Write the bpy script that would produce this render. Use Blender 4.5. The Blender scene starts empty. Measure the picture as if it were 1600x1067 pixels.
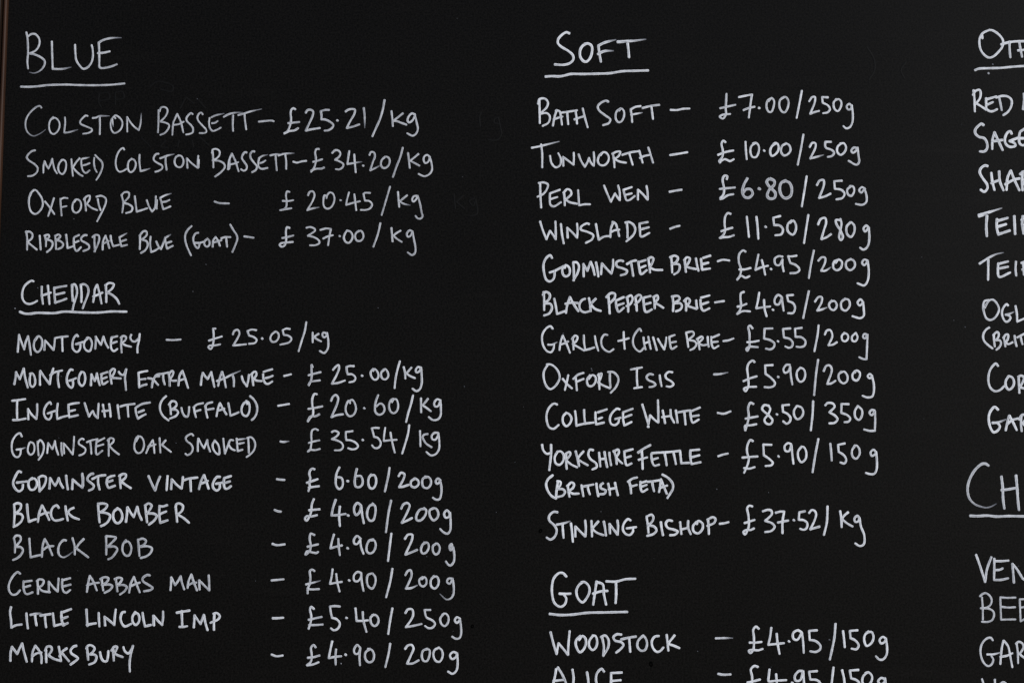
import bpy, math, random
from mathutils import Vector, Matrix

scene = bpy.context.scene
C = scene.collection
random.seed(4)

# ------------------------------------------------------------------ camera
PITCH = math.radians(5.9)          # the camera looks slightly up at the board
FPX = 2222.0                       # 50 mm lens on a 36 mm sensor, in photo pixels
CAM = Vector((0.0, -2.222, 1.30))
cam_data = bpy.data.cameras.new('camera')
cam_data.lens = 50.0
cam_data.sensor_width = 36.0
cam_data.clip_start = 0.05
cam_data.clip_end = 100.0
cam = bpy.data.objects.new('camera', cam_data)
cam.location = CAM
cam.rotation_euler = (math.pi / 2 + PITCH, 0, 0)
C.objects.link(cam)
scene.camera = cam

# ------------------------------------------------------------------ daylight
SUN_EL, SUN_AZ = math.radians(16), math.radians(48)      # azimuth: towards the right, from straight in front of the board
world = bpy.data.worlds.new('World')
scene.world = world
world.use_nodes = True
wn = world.node_tree
wn.nodes.clear()
sky = wn.nodes.new('ShaderNodeTexSky')
sky.sky_type = 'NISHITA'
sky.sun_disc = False
sky.sun_elevation = SUN_EL
sky.sun_rotation = math.pi - SUN_AZ
sky.air_density = 1.0
sky.dust_density = 0.2
sky.ozone_density = 4.0
bg = wn.nodes.new('ShaderNodeBackground')
bg.inputs['Strength'].default_value = 0.08
wo = wn.nodes.new('ShaderNodeOutputWorld')
wn.links.new(sky.outputs[0], bg.inputs[0])
wn.links.new(bg.outputs[0], wo.inputs[0])

sun_data = bpy.data.lights.new('sun', 'SUN')
sun_data.energy = 3.5
sun_data.angle = math.radians(25)
sun_data.color = (1.0, 0.995, 0.985)
sun = bpy.data.objects.new('sun', sun_data)
sd = Vector((math.sin(SUN_AZ) * math.cos(SUN_EL), -math.cos(SUN_AZ) * math.cos(SUN_EL), math.sin(SUN_EL)))
sun.rotation_euler = (-sd).to_track_quat('-Z', 'Y').to_euler()
sun.location = sd * 10
C.objects.link(sun)

scene.cycles.use_denoising = False      # keep the fine grain of the paint

vs = scene.view_settings
vs.view_transform = 'Standard'
vs.look = 'None'
vs.exposure = 0.0
vs.gamma = 1.0
vs.use_curve_mapping = False

# ------------------------------------------------------------------ materials
def new_mat(name):
    m = bpy.data.materials.new(name)
    m.use_nodes = True
    nt = m.node_tree
    return m, nt, nt.nodes['Principled BSDF']

def node(nt, kind, **kw):
    n = nt.nodes.new(kind)
    for k, v in kw.items():
        setattr(n, k, v)
    return n

def math_node(nt, op, a, b=None, clamp=False):
    n = node(nt, 'ShaderNodeMath', operation=op, use_clamp=clamp)
    for i, v in enumerate((a, b)):
        if v is None:
            continue
        if isinstance(v, (int, float)):
            n.inputs[i].default_value = v
        else:
            nt.links.new(v, n.inputs[i])
    return n.outputs[0]

def noise(nt, vec, scale, detail=4.0, rough=0.55):
    n = node(nt, 'ShaderNodeTexNoise')
    n.inputs['Scale'].default_value = scale
    n.inputs['Detail'].default_value = detail
    n.inputs['Roughness'].default_value = rough
    if vec is not None:
        nt.links.new(vec, n.inputs['Vector'])
    return n.outputs['Fac']

def ramp(nt, fac, *stops):
    r = node(nt, 'ShaderNodeValToRGB')
    els = r.color_ramp.elements
    while len(els) < len(stops):
        els.new(0.5)
    for e, (p, c) in zip(els, stops):
        e.position = p
        e.color = (*c, 1) if len(c) == 3 else c
    nt.links.new(fac, r.inputs[0])
    return r.outputs[0]

def board_material():
    m, nt, b = new_mat('matt_black_board_paint')
    tc = node(nt, 'ShaderNodeTexCoord').outputs['Object']
    grain = noise(nt, tc, 330.0, 3.0, 0.75)
    smear = noise(nt, tc, 3.2, 5.0, 0.6)
    # old wiped-off chalk: broad diagonal wipes, barely there
    mp = node(nt, 'ShaderNodeMapping')
    mp.inputs['Rotation'].default_value = (0, math.radians(28), 0)
    mp.inputs['Scale'].default_value = (2.0, 2.0, 14.0)
    nt.links.new(tc, mp.inputs['Vector'])
    wipe = noise(nt, mp.outputs[0], 2.0, 5.0, 0.65)
    g = math_node(nt, 'SUBTRACT', grain, 0.5)
    s = math_node(nt, 'SUBTRACT', smear, 0.5)
    w = math_node(nt, 'MAXIMUM', math_node(nt, 'SUBTRACT', wipe, 0.56), 0.0)
    v = math_node(nt, 'ADD', math_node(nt, 'MULTIPLY', g, BOARD_GRAIN), math_node(nt, 'MULTIPLY', s, BOARD_BASE * 0.5))
    v = math_node(nt, 'ADD', v, math_node(nt, 'MULTIPLY', w, BOARD_BASE * 1.6))
    v = math_node(nt, 'MAXIMUM', math_node(nt, 'ADD', v, BOARD_BASE), 0.0006)
    comb = node(nt, 'ShaderNodeCombineColor')
    nt.links.new(v, comb.inputs[0])
    nt.links.new(math_node(nt, "MULTIPLY", v, 0.90), comb.inputs[1])
    nt.links.new(math_node(nt, 'MULTIPLY', v, 0.84), comb.inputs[2])
    nt.links.new(comb.outputs[0], b.inputs['Base Color'])
    b.inputs['Specular IOR Level'].default_value = BOARD_SPEC
    b.inputs['Roughness'].default_value = BOARD_ROUGH
    bp = node(nt, 'ShaderNodeBump')
    bp.inputs["Strength"].default_value = 0.12
    bp.inputs['Distance'].default_value = 0.0006
    nt.links.new(noise(nt, tc, 650.0, 2.0, 0.6), bp.inputs['Height'])
    nt.links.new(bp.outputs[0], b.inputs['Normal'])
    return m

def chalk_material():
    m, nt, b = new_mat('white_chalk_ink')
    at = node(nt, 'ShaderNodeAttribute', attribute_name='strk')
    sp = node(nt, 'ShaderNodeSeparateXYZ')
    nt.links.new(at.outputs['Vector'], sp.inputs[0])
    u, v, seed = sp.outputs[0], sp.outputs[1], sp.outputs[2]
    dens = node(nt, 'ShaderNodeAttribute', attribute_name='dens').outputs['Fac']
    cb = node(nt, 'ShaderNodeCombineXYZ')
    nt.links.new(math_node(nt, 'MULTIPLY', u, 0.05), cb.inputs[0])
    nt.links.new(math_node(nt, 'MULTIPLY', v, 1.25), cb.inputs[1])
    nt.links.new(math_node(nt, 'MULTIPLY', seed, 3.7), cb.inputs[2])
    streak = noise(nt, cb.outputs[0], 1.5, 4.0, 0.6)
    tc = node(nt, 'ShaderNodeTexCoord').outputs['Object']
    grit = noise(nt, tc, 520.0, 2.0, 0.7)
    # dry streaks open up in the middle of the nib's track; the ink pools at its edges
    st = math_node(nt, 'SMOOTH_MIN', math_node(nt, 'MULTIPLY', math_node(nt, 'SUBTRACT', streak, 0.36), 3.6), 1.0)
    st = math_node(nt, 'MAXIMUM', st, 0.0)
    edge = math_node(nt, 'MULTIPLY', math_node(nt, 'POWER', math_node(nt, 'ABSOLUTE', v), 2.0), 0.35)
    cov = math_node(nt, 'ADD', math_node(nt, 'MULTIPLY', st, 0.58), 0.42)
    cov = math_node(nt, 'ADD', cov, edge, True)
    cov = math_node(nt, 'MULTIPLY', cov, dens)
    cov = math_node(nt, 'ADD', cov, math_node(nt, 'MULTIPLY', math_node(nt, 'SUBTRACT', grit, 0.55), 0.35), True)
    col = ramp(nt, cov, (0.0, (0.012, 0.011, 0.013)), (0.35, (0.15, 0.155, 0.18)), (1.0, CHALK))
    nt.links.new(col, b.inputs['Base Color'])
    b.inputs['Roughness'].default_value = 0.85
    b.inputs['Specular IOR Level'].default_value = 0.15
    return m

def wood_material(name, dark, light):
    m, nt, b = new_mat(name)
    tc = node(nt, 'ShaderNodeTexCoord').outputs['Object']
    mp = node(nt, 'ShaderNodeMapping')
    mp.inputs['Scale'].default_value = (90.0, 90.0, 5.0)
    nt.links.new(tc, mp.inputs['Vector'])
    f = noise(nt, mp.outputs[0], 1.6, 6.0, 0.65)
    nt.links.new(ramp(nt, f, (0.3, dark), (0.72, light)), b.inputs['Base Color'])
    b.inputs['Roughness'].default_value = 0.6
    b.inputs['Specular IOR Level'].default_value = 0.2
    bp = node(nt, 'ShaderNodeBump')
    bp.inputs['Strength'].default_value = 0.4
    bp.inputs['Distance'].default_value = 0.001
    nt.links.new(f, bp.inputs['Height'])
    nt.links.new(bp.outputs[0], b.inputs['Normal'])
    return m

BOARD_BASE, BOARD_GRAIN, BOARD_SPEC, BOARD_ROUGH = 0.0052, 0.020, 0.051, 0.42
PEN = 0.84
CHALK = (0.83, 0.84, 0.885)
M_BOARD = board_material()
M_CHALK = chalk_material()
M_FRAME = wood_material('dark_stained_wood', (0.004, 0.0015, 0.0006), (0.014, 0.006, 0.0022))
M_BEAD = wood_material('brown_wood_bead', (0.018, 0.007, 0.0032), (0.047, 0.020, 0.0098))
M_GHOST, _nt, _b = new_mat('wiped_off_chalk')
_n = noise(_nt, node(_nt, 'ShaderNodeTexCoord').outputs['Object'], 60.0, 4.0, 0.7)
_nt.links.new(ramp(_nt, _n, (0.35, (0.0035, 0.0034, 0.0035)), (0.75, (0.0062, 0.0059, 0.006))), _b.inputs['Base Color'])
_b.inputs['Roughness'].default_value = 0.7
_b.inputs['Specular IOR Level'].default_value = 0.1
M_DARK, _nt, _b = new_mat('glossless_black_ink')
_b.inputs['Base Color'].default_value = (0.0006, 0.0006, 0.0006, 1)
_b.inputs['Roughness'].default_value = 0.9
_b.inputs['Specular IOR Level'].default_value = 0.02

# ------------------------------------------------------------------ objects
def link(o, parent=None):
    C.objects.link(o)
    if parent is not None:
        o.parent = parent
        o.matrix_parent_inverse = Matrix.Identity(4)
    return o

def mesh_object(name, verts, faces, mat, parent, smooth=False):
    me = bpy.data.meshes.new(name)
    me.from_pydata(verts, [], faces)
    me.update()
    if smooth:
        me.polygons.foreach_set('use_smooth', [True] * len(me.polygons))
    for m in (mat if isinstance(mat, (list, tuple)) else [mat]):
        me.materials.append(m)
    return link(bpy.data.objects.new(name, me), parent)

# where a point of the photograph lies on the face of the board (the plane y = 0)
cp, sp_ = math.cos(PITCH), math.sin(PITCH)
def on_board(px, py):
    dx, dy, dz = (px - 800.0) / FPX, 1.0, (533.5 - py) / FPX
    wy, wz = dy * cp - dz * sp_, dy * sp_ + dz * cp
    t = -CAM.y / wy
    return CAM.x + dx * t, CAM.z + wz * t

BOARD_L = on_board(7.6, 170)[0]           # inner edge of the left-hand frame
BOARD_R, BOARD_B, BOARD_T = 1.30, 0.55, 2.35
THICK = 0.018

board = bpy.data.objects.new('chalkboard', None)
board.location = ((BOARD_L + BOARD_R) / 2, 0.0, BOARD_B - 0.06)
link(board)
board['label'] = 'matt black chalkboard in a brown wooden frame, covered in white handwritten cheese names and prices'
board['category'] = 'chalkboard'
OX, OZ = board.location.x, board.location.z
def loc(x, y, z):
    return (x - OX, y, z - OZ)

# panel: a bevelled slab behind the frame's lip
def slab(x0, x1, y0, y1, z0, z1):
    v = [loc(x, y, z) for x in (x0, x1) for y in (y0, y1) for z in (z0, z1)]
    f = [(0, 1, 3, 2), (4, 6, 7, 5), (0, 4, 5, 1), (2, 3, 7, 6), (0, 2, 6, 4), (1, 5, 7, 3)]
    return v, f
mesh_object('board_panel', *slab(BOARD_L - 0.012, BOARD_R + 0.012, 0.0, THICK, BOARD_B - 0.012, BOARD_T + 0.012), M_BOARD, board)

# frame: one mitred moulding swept round the four sides; profile is (distance out from the sight edge, y)
def moulding(name, profile, mat):
    v, f = [], []
    n = len(profile)
    for sx, sz in ((-1, -1), (1, -1), (1, 1), (-1, 1)):
        for d, y in profile:
            x = (BOARD_L - d) if sx < 0 else (BOARD_R + d)
            z = (BOARD_B - d) if sz < 0 else (BOARD_T + d)
            v.append(loc(x, y, z))
    for k in range(4):
        a, b2 = k * n, ((k + 1) % 4) * n
        for i in range(n):
            j = (i + 1) % n
            f.append((a + i, b2 + i, b2 + j, a + j))
    return mesh_object(name, v, f, mat, board)
moulding('frame', [(0.0076, -0.009), (0.0086, -0.0125), (0.010, -0.0135), (0.046, -0.0135), (0.050, -0.0115),
                   (0.0515, -0.008), (0.0515, 0.019), (0.0145, 0.019), (0.0145, -0.0005), (0.0076, -0.0005)], M_FRAME)
moulding('inner_bead', [(0.0, -0.0003), (0.0, -0.0055), (0.0008, -0.0072), (0.0022, -0.0082), (0.0040, -0.0082),
                        (0.0054, -0.0074), (0.0062, -0.006), (0.0066, -0.004), (0.0072, -0.0035), (0.0072, -0.0003)], M_BEAD)

# ------------------------------------------------------------------ handwriting
# Pen strokes, read line by line: '#x y width pen' gives a patch of the board and the nib's width,
# every following row is one character, its strokes separated by ';', a '!' where the pen turns sharply,
# a '~' where it lifts off and runs dry.
WRITING = r'''
@heading BLUE
#0 40 200 3.4
330,90 343,160 350,350 342,450 350,540;350,140 390,112 440,112 485,160 495,210 480,270 440,320 370,352! 430,365 500,395 555,440 560,480 530,540 480,580 420,598 375,590~
648,205 652,350 658,545! 720,548 790,545 885,525~
938,245 942,350 955,440 1000,510 1040,545 1090,530 1140,470 1160,400 1158,300 1146,250
1235,215 1240,350 1240,520! 1260,535 1330,530 1400,512 1460,488;1240,215 1280,190 1340,170 1400,160 1510,157~;1225,350 1300,343 1370,327
@underline BLUE
262,768 360,770 480,762 600,748 820,742 1000,748 1200,750 1370,745 1555,728
@item BLUE
#20 160 220 2.9
325,65 310,45 280,50 230,85 180,140 150,200 143,260 155,320 190,365 235,385 280,372 330,345 370,313~
460,170 425,210 412,260 418,320 440,355 470,362 505,335 528,290 530,240 510,200 475,178 450,190
592,175 595,230 583,345! 620,345 735,315~
850,158 830,152 795,180 765,220 770,245 840,280 895,305 900,325 860,350 798,360
908,182 950,175 980,160 1040,157 1095,158~;988,170 990,260 988,365
1165,185 1150,160 1170,152 1205,170 1238,210 1245,255 1225,310 1190,340 1155,352 1125,325 1112,270 1115,215 1140,170;1130,200 1140,275~
1300,335 1298,170! 1330,220 1380,280 1430,320! 1450,250 1460,130~
#230 160 220 3
128,92 128,200 122,345;140,105 155,65 190,55 225,75 230,110 205,165 150,220! 210,235 248,260 240,300 200,350 150,372
340,135 310,200 297,230 285,372;340,135 380,220 410,345;300,260 360,250 415,222
515,138 500,125 470,145 445,185 450,215 500,265 520,300 515,345 480,362 443,368
630,140 615,120 590,130 570,170 580,210 630,270 670,315 670,340 640,352 595,352
708,180 702,240 715,300 745,328 790,315 835,290;730,172 780,150 870,130~;735,240 770,235 800,215
870,168 920,140 990,122 1080,118~;975,150 972,250 975,328
1035,148 1100,130 1180,105 1295,80~;1105,135 1112,220 1125,310
@dash BLUE
1268,222 1340,215 1410,210 1438,218
@price BLUE
#430 160 240 3.4
208,75 190,65 168,80 160,120 165,170 160,220 150,255 130,300 95,328;95,325 150,302 200,295 238,272;135,220 180,215 250,208
318,110 335,85 370,80 395,100 390,140 360,210 318,298! 370,285 465,270
560,82 520,82 475,95! 482,140 480,180! 520,182 570,205 605,240 590,270 555,292 515,298
648,192
733,98 760,80 800,72 830,80 825,120 780,200 745,270! 810,255 875,232
922,62 930,130 932,190 932,265~
1138,-20 1120,80 1090,180 1050,270 1012,355
1210,95 1218,160 1225,250;1328,118 1270,165 1230,195! 1270,200 1310,215 1365,235
1455,130 1425,118 1390,150 1378,195 1395,212 1430,190 1455,140! 1475,220 1485,280 1465,330 1430,350 1375,325
@item BLUE
#20 220 240 3
232,102 200,110 160,145 145,175 165,205 225,245 258,285 250,330 205,365 158,372
318,335 320,260 330,215! 350,260 370,292! 395,240 410,190! 420,240 435,300 460,342
515,200 485,235 472,285 485,330 515,350 540,325 555,270 550,220 525,200 505,205
610,195 615,270 625,368;695,185 660,225 625,280! 660,320 700,355 728,370
712,195 715,260 735,320 760,338 800,310;725,190 760,182 795,175~;725,260 765,250 800,235
848,180 845,230 855,290 875,328;858,152 890,185 925,220 935,260 920,320 890,380 870,408
1160,95 1150,78 1125,90 1095,130 1075,190 1072,250 1085,300 1110,325 1145,318 1185,295
1240,190 1210,215 1198,260 1205,310 1225,330 1255,315 1278,270 1278,225 1255,195 1230,195
1320,148 1318,220 1330,318! 1360,312 1425,292~
1518,138 1495,140 1468,175 1470,205 1510,235 1555,262 1555,290 1520,315 1485,325
#240 220 240 3.1
68,185 110,170 150,155 210,142~;125,165 125,230 135,305
265,155 235,170 218,210 225,250 250,275 285,275 308,240 308,195 285,160 255,155
352,285 345,185! 400,240 460,285! 460,230 465,160;470,200 468,280
615,110 620,200 622,280;608,130 615,95 650,88 685,110 685,150 650,190 615,205! 690,215 735,245 740,280 700,330 640,375
775,300 785,210 815,135! 850,210 885,320;795,250 840,240 880,225;787,295 800,205~
968,125 950,122 925,155 920,185 945,225 970,265 965,300 940,315 910,300
1050,115 1030,112 1008,140 1010,180 1045,230 1075,270 1065,305 1025,330
1100,180 1090,230 1095,275 1125,295 1185,285;1095,185 1135,160 1185,148~;1110,235 1140,225 1165,208
1215,155 1260,145 1330,140~;1270,155 1275,230 1282,310
1300,155 1350,140 1460,132~;1370,145 1380,210 1380,295
@dash BLUE
1455,220 1490,230 1540,218 1590,212
@price BLUE
#450 220 240 3.2
322,88 295,90 282,125 290,180 285,240 270,285 240,325;240,315 290,295 350,292 375,280;262,222 310,210 355,195
460,130 490,102 525,105 545,135 530,170 490,200! 530,215 575,245 570,275 535,300 498,298
638,110 628,170 618,245! 680,235 765,222~;690,145 695,230 705,330
783,262
848,150 865,120 895,125 905,165 885,220 855,310! 900,290 955,262~
1010,170 975,205 968,255 990,285 1025,280 1055,240 1055,190 1025,168 1000,175
1195,75 1170,170 1130,270 1093,378
1250,130 1258,200 1268,285;1358,140 1310,180 1270,210! 1310,230 1368,262
1475,170 1450,150 1420,165 1412,205 1430,235 1460,220 1475,170! 1495,240 1498,310 1470,350 1420,372 1360,348
@item BLUE
#20 220 240 3.1
220,515 185,550 168,620 172,690 195,745 235,765 275,740 310,680 305,610 270,550 235,515 205,525 178,580
335,635 380,690 432,765;428,600 400,690 368,785
495,605 500,680 508,780;500,610 530,597 570,600;505,695 560,682
655,615 630,645 620,695 630,735 660,752 695,730 712,680 700,630 665,612 640,640
745,600 755,660 762,730;740,615 770,580 800,575 800,610 770,660! 820,700 880,725
885,610 895,670 915,725;870,585 920,575 965,600 970,640 945,710 915,770 878,840
1135,575 1150,650 1140,750;1130,570 1160,540 1205,540 1210,580 1180,620 1150,650! 1210,665 1245,695 1235,735 1180,755
1270,580 1280,660 1290,740! 1340,725 1400,705
1395,620 1420,690 1450,740! 1480,700 1490,580;1500,620 1498,710
#240 220 240 3.1
68,595 85,660 100,715! 140,700 175,685;70,595 120,570 180,552~;90,640 130,635 165,618
@dash BLUE
635,635 680,650 785,655
@price BLUE
1415,535 1390,530 1378,570 1385,630 1380,690 1350,720 1318,725! 1370,715 1435,705;1345,628 1400,630 1455,620
#450 220 240 3.1
208,570 225,535 255,528 275,560 260,620 200,725! 250,708 320,695~
400,580 380,570 368,620 372,680 400,708 440,700 475,650 482,590 465,550 435,540 410,565 400,600
548,622
635,540 615,610 605,670! 670,650 750,632;690,560 700,640 710,725
855,545 800,545 785,555! 795,600 800,625! 850,632 875,665 855,705 810,722 758,722
1062,480 1030,590 975,775
1145,535 1150,600 1158,690;1240,570 1190,610 1160,635! 1210,660 1270,672~
1340,575 1310,580 1292,615 1305,635 1335,610 1350,575! 1375,660 1390,740 1400,790 1380,812 1350,810 1328,785
@item BLUE
#20 340 240 3.3
140,145 150,230 148,335;135,150 180,150 205,180 195,220 150,255! 200,295 250,335
280,190 285,260 290,335
335,195 345,240 345,300;330,190 370,180 380,200 350,230! 400,245 415,270 400,320 355,360
440,190 448,260 450,330;440,195 475,178 495,195 470,225 450,235! 500,250 525,280 510,310 470,330
555,180 562,240 570,320! 630,300
635,215 635,270 645,325 665,350 710,310;640,205 690,182;650,260 685,245
770,185 745,185 712,215 715,240 760,265 795,295 790,325 735,350
850,195 850,250 855,355;830,205 860,182 895,190 900,225 885,280 850,355
935,335 940,250 965,190! 985,250 1005,320;945,270 1000,245
1018,190 1025,240 1045,300! 1105,285
1110,205 1118,250 1130,300! 1190,285;1115,205 1150,185 1185,165~;1125,250 1180,232
1325,190 1325,260 1322,330;1320,190 1360,145 1390,145 1395,180 1370,210 1340,230! 1395,250 1405,290 1380,340 1335,370
1435,200 1430,270 1440,360! 1480,345 1525,315
#240 340 240 3.3
28,250 50,300 75,330! 100,270 115,205~
118,215 125,270 140,325! 200,295;125,210 175,180~;125,270 185,250
395,90 355,130 330,180 330,240 350,310 375,365 390,395
465,160 440,165 415,205 415,250 435,300 460,320 475,290 480,265;430,265 480,265 515,255
555,225 530,250 530,285 555,305 580,285 580,245 560,220
615,305 620,240 645,205! 670,240 690,295;625,260 665,250 705,238
705,218 740,205 800,205;755,215 760,260 765,305
798,75 830,130 865,185 872,220 850,290 820,360
@dash BLUE
945,198 985,203 1040,212
@price BLUE
1415,110 1390,102 1378,140 1380,200 1380,240 1365,290 1335,305 1312,285 1330,268 1380,262 1450,255;1340,215 1390,205 1455,188
#430 340 240 3.2
325,108 360,100 405,115 415,135 380,165 340,190! 400,205 450,235 460,265 420,288 362,290
470,130 530,115 580,120! 565,190 550,290;500,220 540,200 600,185
672,195
750,135 725,170 715,215 735,255 765,265 795,235 805,190 785,150 755,138
870,140 840,165 832,205 850,240 885,245 915,215 915,170 890,138 860,150
1095,60 1070,170 1022,305
1210,110 1215,170 1222,250;1305,138 1260,165 1230,190! 1270,225 1318,255
1430,145 1400,135 1372,165 1378,200 1405,195 1430,150! 1445,230 1460,310 1455,370 1425,392 1380,365
@heading CHEDDAR
#10 430 240 3.8
282,65 265,58 230,75 185,120 165,190 170,250 200,290 240,300 280,290 320,268
368,120 368,200 380,298;432,110 440,200 448,300;365,215 410,200 462,182
498,130 500,200 510,290;500,135 560,122 625,112;505,205 550,195 605,182;505,285 560,270 625,245
685,100 685,180 692,270;680,105 710,95 730,130 735,190 715,260 700,310 690,358
775,105 782,190 780,280;772,102 810,95 845,120 855,170 835,240 810,300 795,345
945,100 920,150 915,210 903,280;945,100 965,170 990,295;905,222 950,205 1000,182
1035,100 1040,190 1040,280;1030,108 1070,82 1118,95 1100,140 1050,180! 1100,205 1150,250 1175,298
@underline CHEDDAR
140,382 190,400 250,402 310,393 500,395 600,380 780,388 950,390 1100,378 1200,380 1250,380
@item CHEDDAR
#10 430 240 3.5
118,798 125,700 132,620! 150,680 185,772! 200,700 225,635! 240,720 255,828
325,640 295,680 285,740 300,785 325,800 355,775 372,720 365,660 335,635 300,680
395,778 402,680! 440,720 490,780! 500,720 505,655! 560,645 640,636
580,650 582,720 585,790
745,638 735,622 705,650 688,710 695,770 735,800 765,770 772,712! 720,718 800,695
845,660 815,690 808,740 830,780 865,792 885,755 890,700 865,655 840,650 830,675
925,765 930,700 930,640! 960,690 985,725! 1010,640! 1030,700 1060,755
1095,650 1088,710 1095,770 1120,790 1155,768;1095,650 1155,635;1095,710 1150,692
1200,640 1195,720 1200,805;1190,650 1220,632 1245,645 1240,675 1200,705! 1240,730 1298,745
1300,620 1290,650 1310,685 1340,690 1380,655;1388,612 1380,680 1365,750 1365,805
@dash CHEDDAR
#240 500 300 3.3
108,165 165,167 225,162
@price CHEDDAR
515,72 495,72! 500,120 498,180 490,220 475,242 455,228 465,215 505,212 555,203;460,172 510,155 568,137
660,120 672,92 700,82 715,110 700,150 662,212! 710,208 770,202
855,85 815,80 782,92! 795,130! 830,140 858,165 845,190 795,198
905,155
1010,100 985,120 972,155 985,180 1015,180 1040,150 1040,115 1015,95 1000,105
1135,75 1105,72 1075,85! 1085,125! 1120,130 1148,155 1130,185 1055,205
1272,18 1260,90 1235,170 1208,260
1325,105 1325,150 1325,185;1375,115 1335,140! 1360,160 1395,178
1440,112 1415,105 1405,125 1420,145 1440,130 1445,108! 1455,170 1450,240 1420,275 1385,258
@item CHEDDAR
#10 560 240 3.7
82,268 95,200 100,142! 125,190 138,215! 160,160 180,105! 195,200 222,302
250,165 242,220 250,280 275,295 298,260 295,200 270,155 245,160
350,275 348,190 352,130! 400,200 450,268! 465,180 488,105;455,175 500,145 580,125
540,140 535,210 548,298
690,120 670,115 640,160 628,220 645,280 680,305 695,270 690,225;650,232 690,220 725,205
780,140 760,180 752,230 765,270 790,285 815,250 820,190 805,145 780,140
880,280 882,220 885,165! 905,210 920,235! 935,190 942,155! 955,220 972,278
990,170 990,220 1005,268 1055,240;985,165 1050,142;990,215 1045,195
1075,140 1085,200 1095,262;1075,140 1110,108 1130,115 1120,155 1090,200! 1140,205 1190,208
1170,140 1190,165 1220,170 1248,112! 1235,200 1240,260 1245,328
1375,150 1380,220 1382,300;1375,150 1410,140 1468,130;1385,220 1450,212;1385,298 1420,280 1460,270
1475,205 1520,215 1580,275;1590,185 1550,190 1525,240 1515,300
#240 560 240 3.7
15,185 35,168 90,160 155,145;100,160 100,210 115,270
160,155 165,220 168,285;155,165 190,130 205,140 195,180 165,220! 200,232 235,230
300,130 270,180 258,280;300,130 325,200 358,305;265,230 310,215 330,205
492,275 500,200 512,150! 540,190 562,215! 580,180 600,142! 612,200 632,295
712,140 690,200 672,285;715,140 735,210 752,300;660,235 740,205 820,165 900,130~
820,165 835,220 835,290
918,185 930,230 970,290! 985,230 992,170
1020,165 1030,220 1038,278;1015,170 1045,140 1065,140 1070,170 1040,215! 1080,232 1125,235
1140,165 1145,220 1165,258 1190,265 1235,240;1145,140 1190,125 1235,112;1165,205 1205,195 1240,180
@dash CHEDDAR
1360,182 1390,175 1430,165
@price CHEDDAR
#460 560 240 3.5
188,90 178,65 178,120 180,170 175,220 150,280;148,275 165,245 210,235 265,228;148,175 200,160 272,142
402,118 430,85 458,70 465,100 440,170 390,262! 450,255 525,230
618,80 580,78 542,88! 545,130 555,165! 600,165 635,200 620,235 572,248
705,180
820,108 795,140 800,185 830,220 860,215 875,180 865,140 835,110 820,130
930,115 905,145 905,190 925,215 955,215 978,180 970,140 945,110 925,130
1098,30 1075,110 1055,200 1043,308
1138,90 1150,140 1155,208;1218,95 1180,140 1165,155! 1200,180 1255,205
1318,95 1285,90 1262,125 1270,145 1300,135 1318,95! 1325,180 1325,260 1305,320 1270,340 1230,315
@item CHEDDAR
#10 560 240 3.6
60,440 110,435 195,422;112,440 110,530 112,625;68,640 120,640 200,625
228,632 225,525! 260,580 310,630! 320,560 320,475
465,475 455,455 425,475 395,530 392,580 410,620 440,635 465,610 470,575;430,572 465,560 505,545
535,470 525,550 530,630! 580,610 640,595
645,480 648,540 655,612;645,482 690,470 755,462;655,550 715,535;655,610 700,600 745,590
815,465 835,530 860,605! 880,570 900,545! 920,590 950,620! 955,550 960,470
1005,480 1015,540 1025,605;1070,475 1080,540 1085,605;1000,548 1040,545 1075,538
1158,485 1165,550 1175,625
1185,500 1240,485 1335,472;1262,490 1265,540 1270,605
1345,515 1350,570 1370,625! 1410,600 1450,580;1350,510 1410,475 1495,458;1375,560 1432,538
#240 560 240 3.6
130,392 95,425 68,480 70,545 100,600 155,645
165,470 175,520 180,580;160,480 190,445 225,450 240,480 215,515 185,530! 235,535 255,560 235,595 170,625
290,515 300,560 325,600 350,605 365,570 370,505
420,505 425,550 440,610;415,510 450,480 515,465;430,552 488,535
540,490 545,550 560,615;535,500 560,470 610,455;545,535 625,522
690,465 670,520 655,600;690,465 720,520 758,582;665,545 735,522
778,465 790,530 800,595! 840,580 885,560
975,475 955,455 925,490 915,545 930,585 965,600 990,570 1000,510 990,460 965,440
1005,392 1045,430 1075,490 1075,560 1050,615 1022,640
@dash CHEDDAR
1298,492 1340,485 1410,473
@price CHEDDAR
#460 560 240 3.5
232,372 210,368 188,410 185,480 195,540 190,590 160,625 140,655;140,650 165,605 220,600 260,580;145,525 210,515 290,498
382,440 400,400 430,380 455,410 445,470 385,610! 440,590 505,580
580,465 565,440 535,500 538,560 570,600 610,590 640,535 630,470 600,430 570,445
728,518
872,382 850,440 838,510 845,560 880,585 920,570 938,530 920,480 890,470 850,500
1015,455 1030,420 1000,440 985,490 1000,550 1035,570 1070,540 1080,480 1060,425 1025,425
1235,385 1215,470 1185,570 1163,660
1318,415 1318,480 1320,560;1390,420 1350,470 1330,485! 1370,510 1420,548
1522,435 1485,425 1455,465 1465,500 1495,495 1520,440! 1525,520 1520,600 1490,635 1440,640 1400,610
@item CHEDDAR
#10 670 240 3.2
160,78 140,45 105,60 65,120 55,180 65,250 95,290 125,290 145,260 150,215;105,215 145,210 195,195~
240,145 225,190 225,240 250,268 280,250 292,200 280,150 250,135
325,130 328,200 335,275;325,150 350,115 380,145 390,190 375,260 335,320
425,250 430,190 435,145! 460,185 478,210! 495,160 505,125! 515,190 540,268
572,145 572,210 580,275
600,255 595,150! 640,200 690,265! 700,180 705,80
805,110 790,100 755,125 755,155 790,180 822,205 820,240 790,265 758,275
838,138 880,120 950,105;872,130 880,190 885,258
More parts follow.
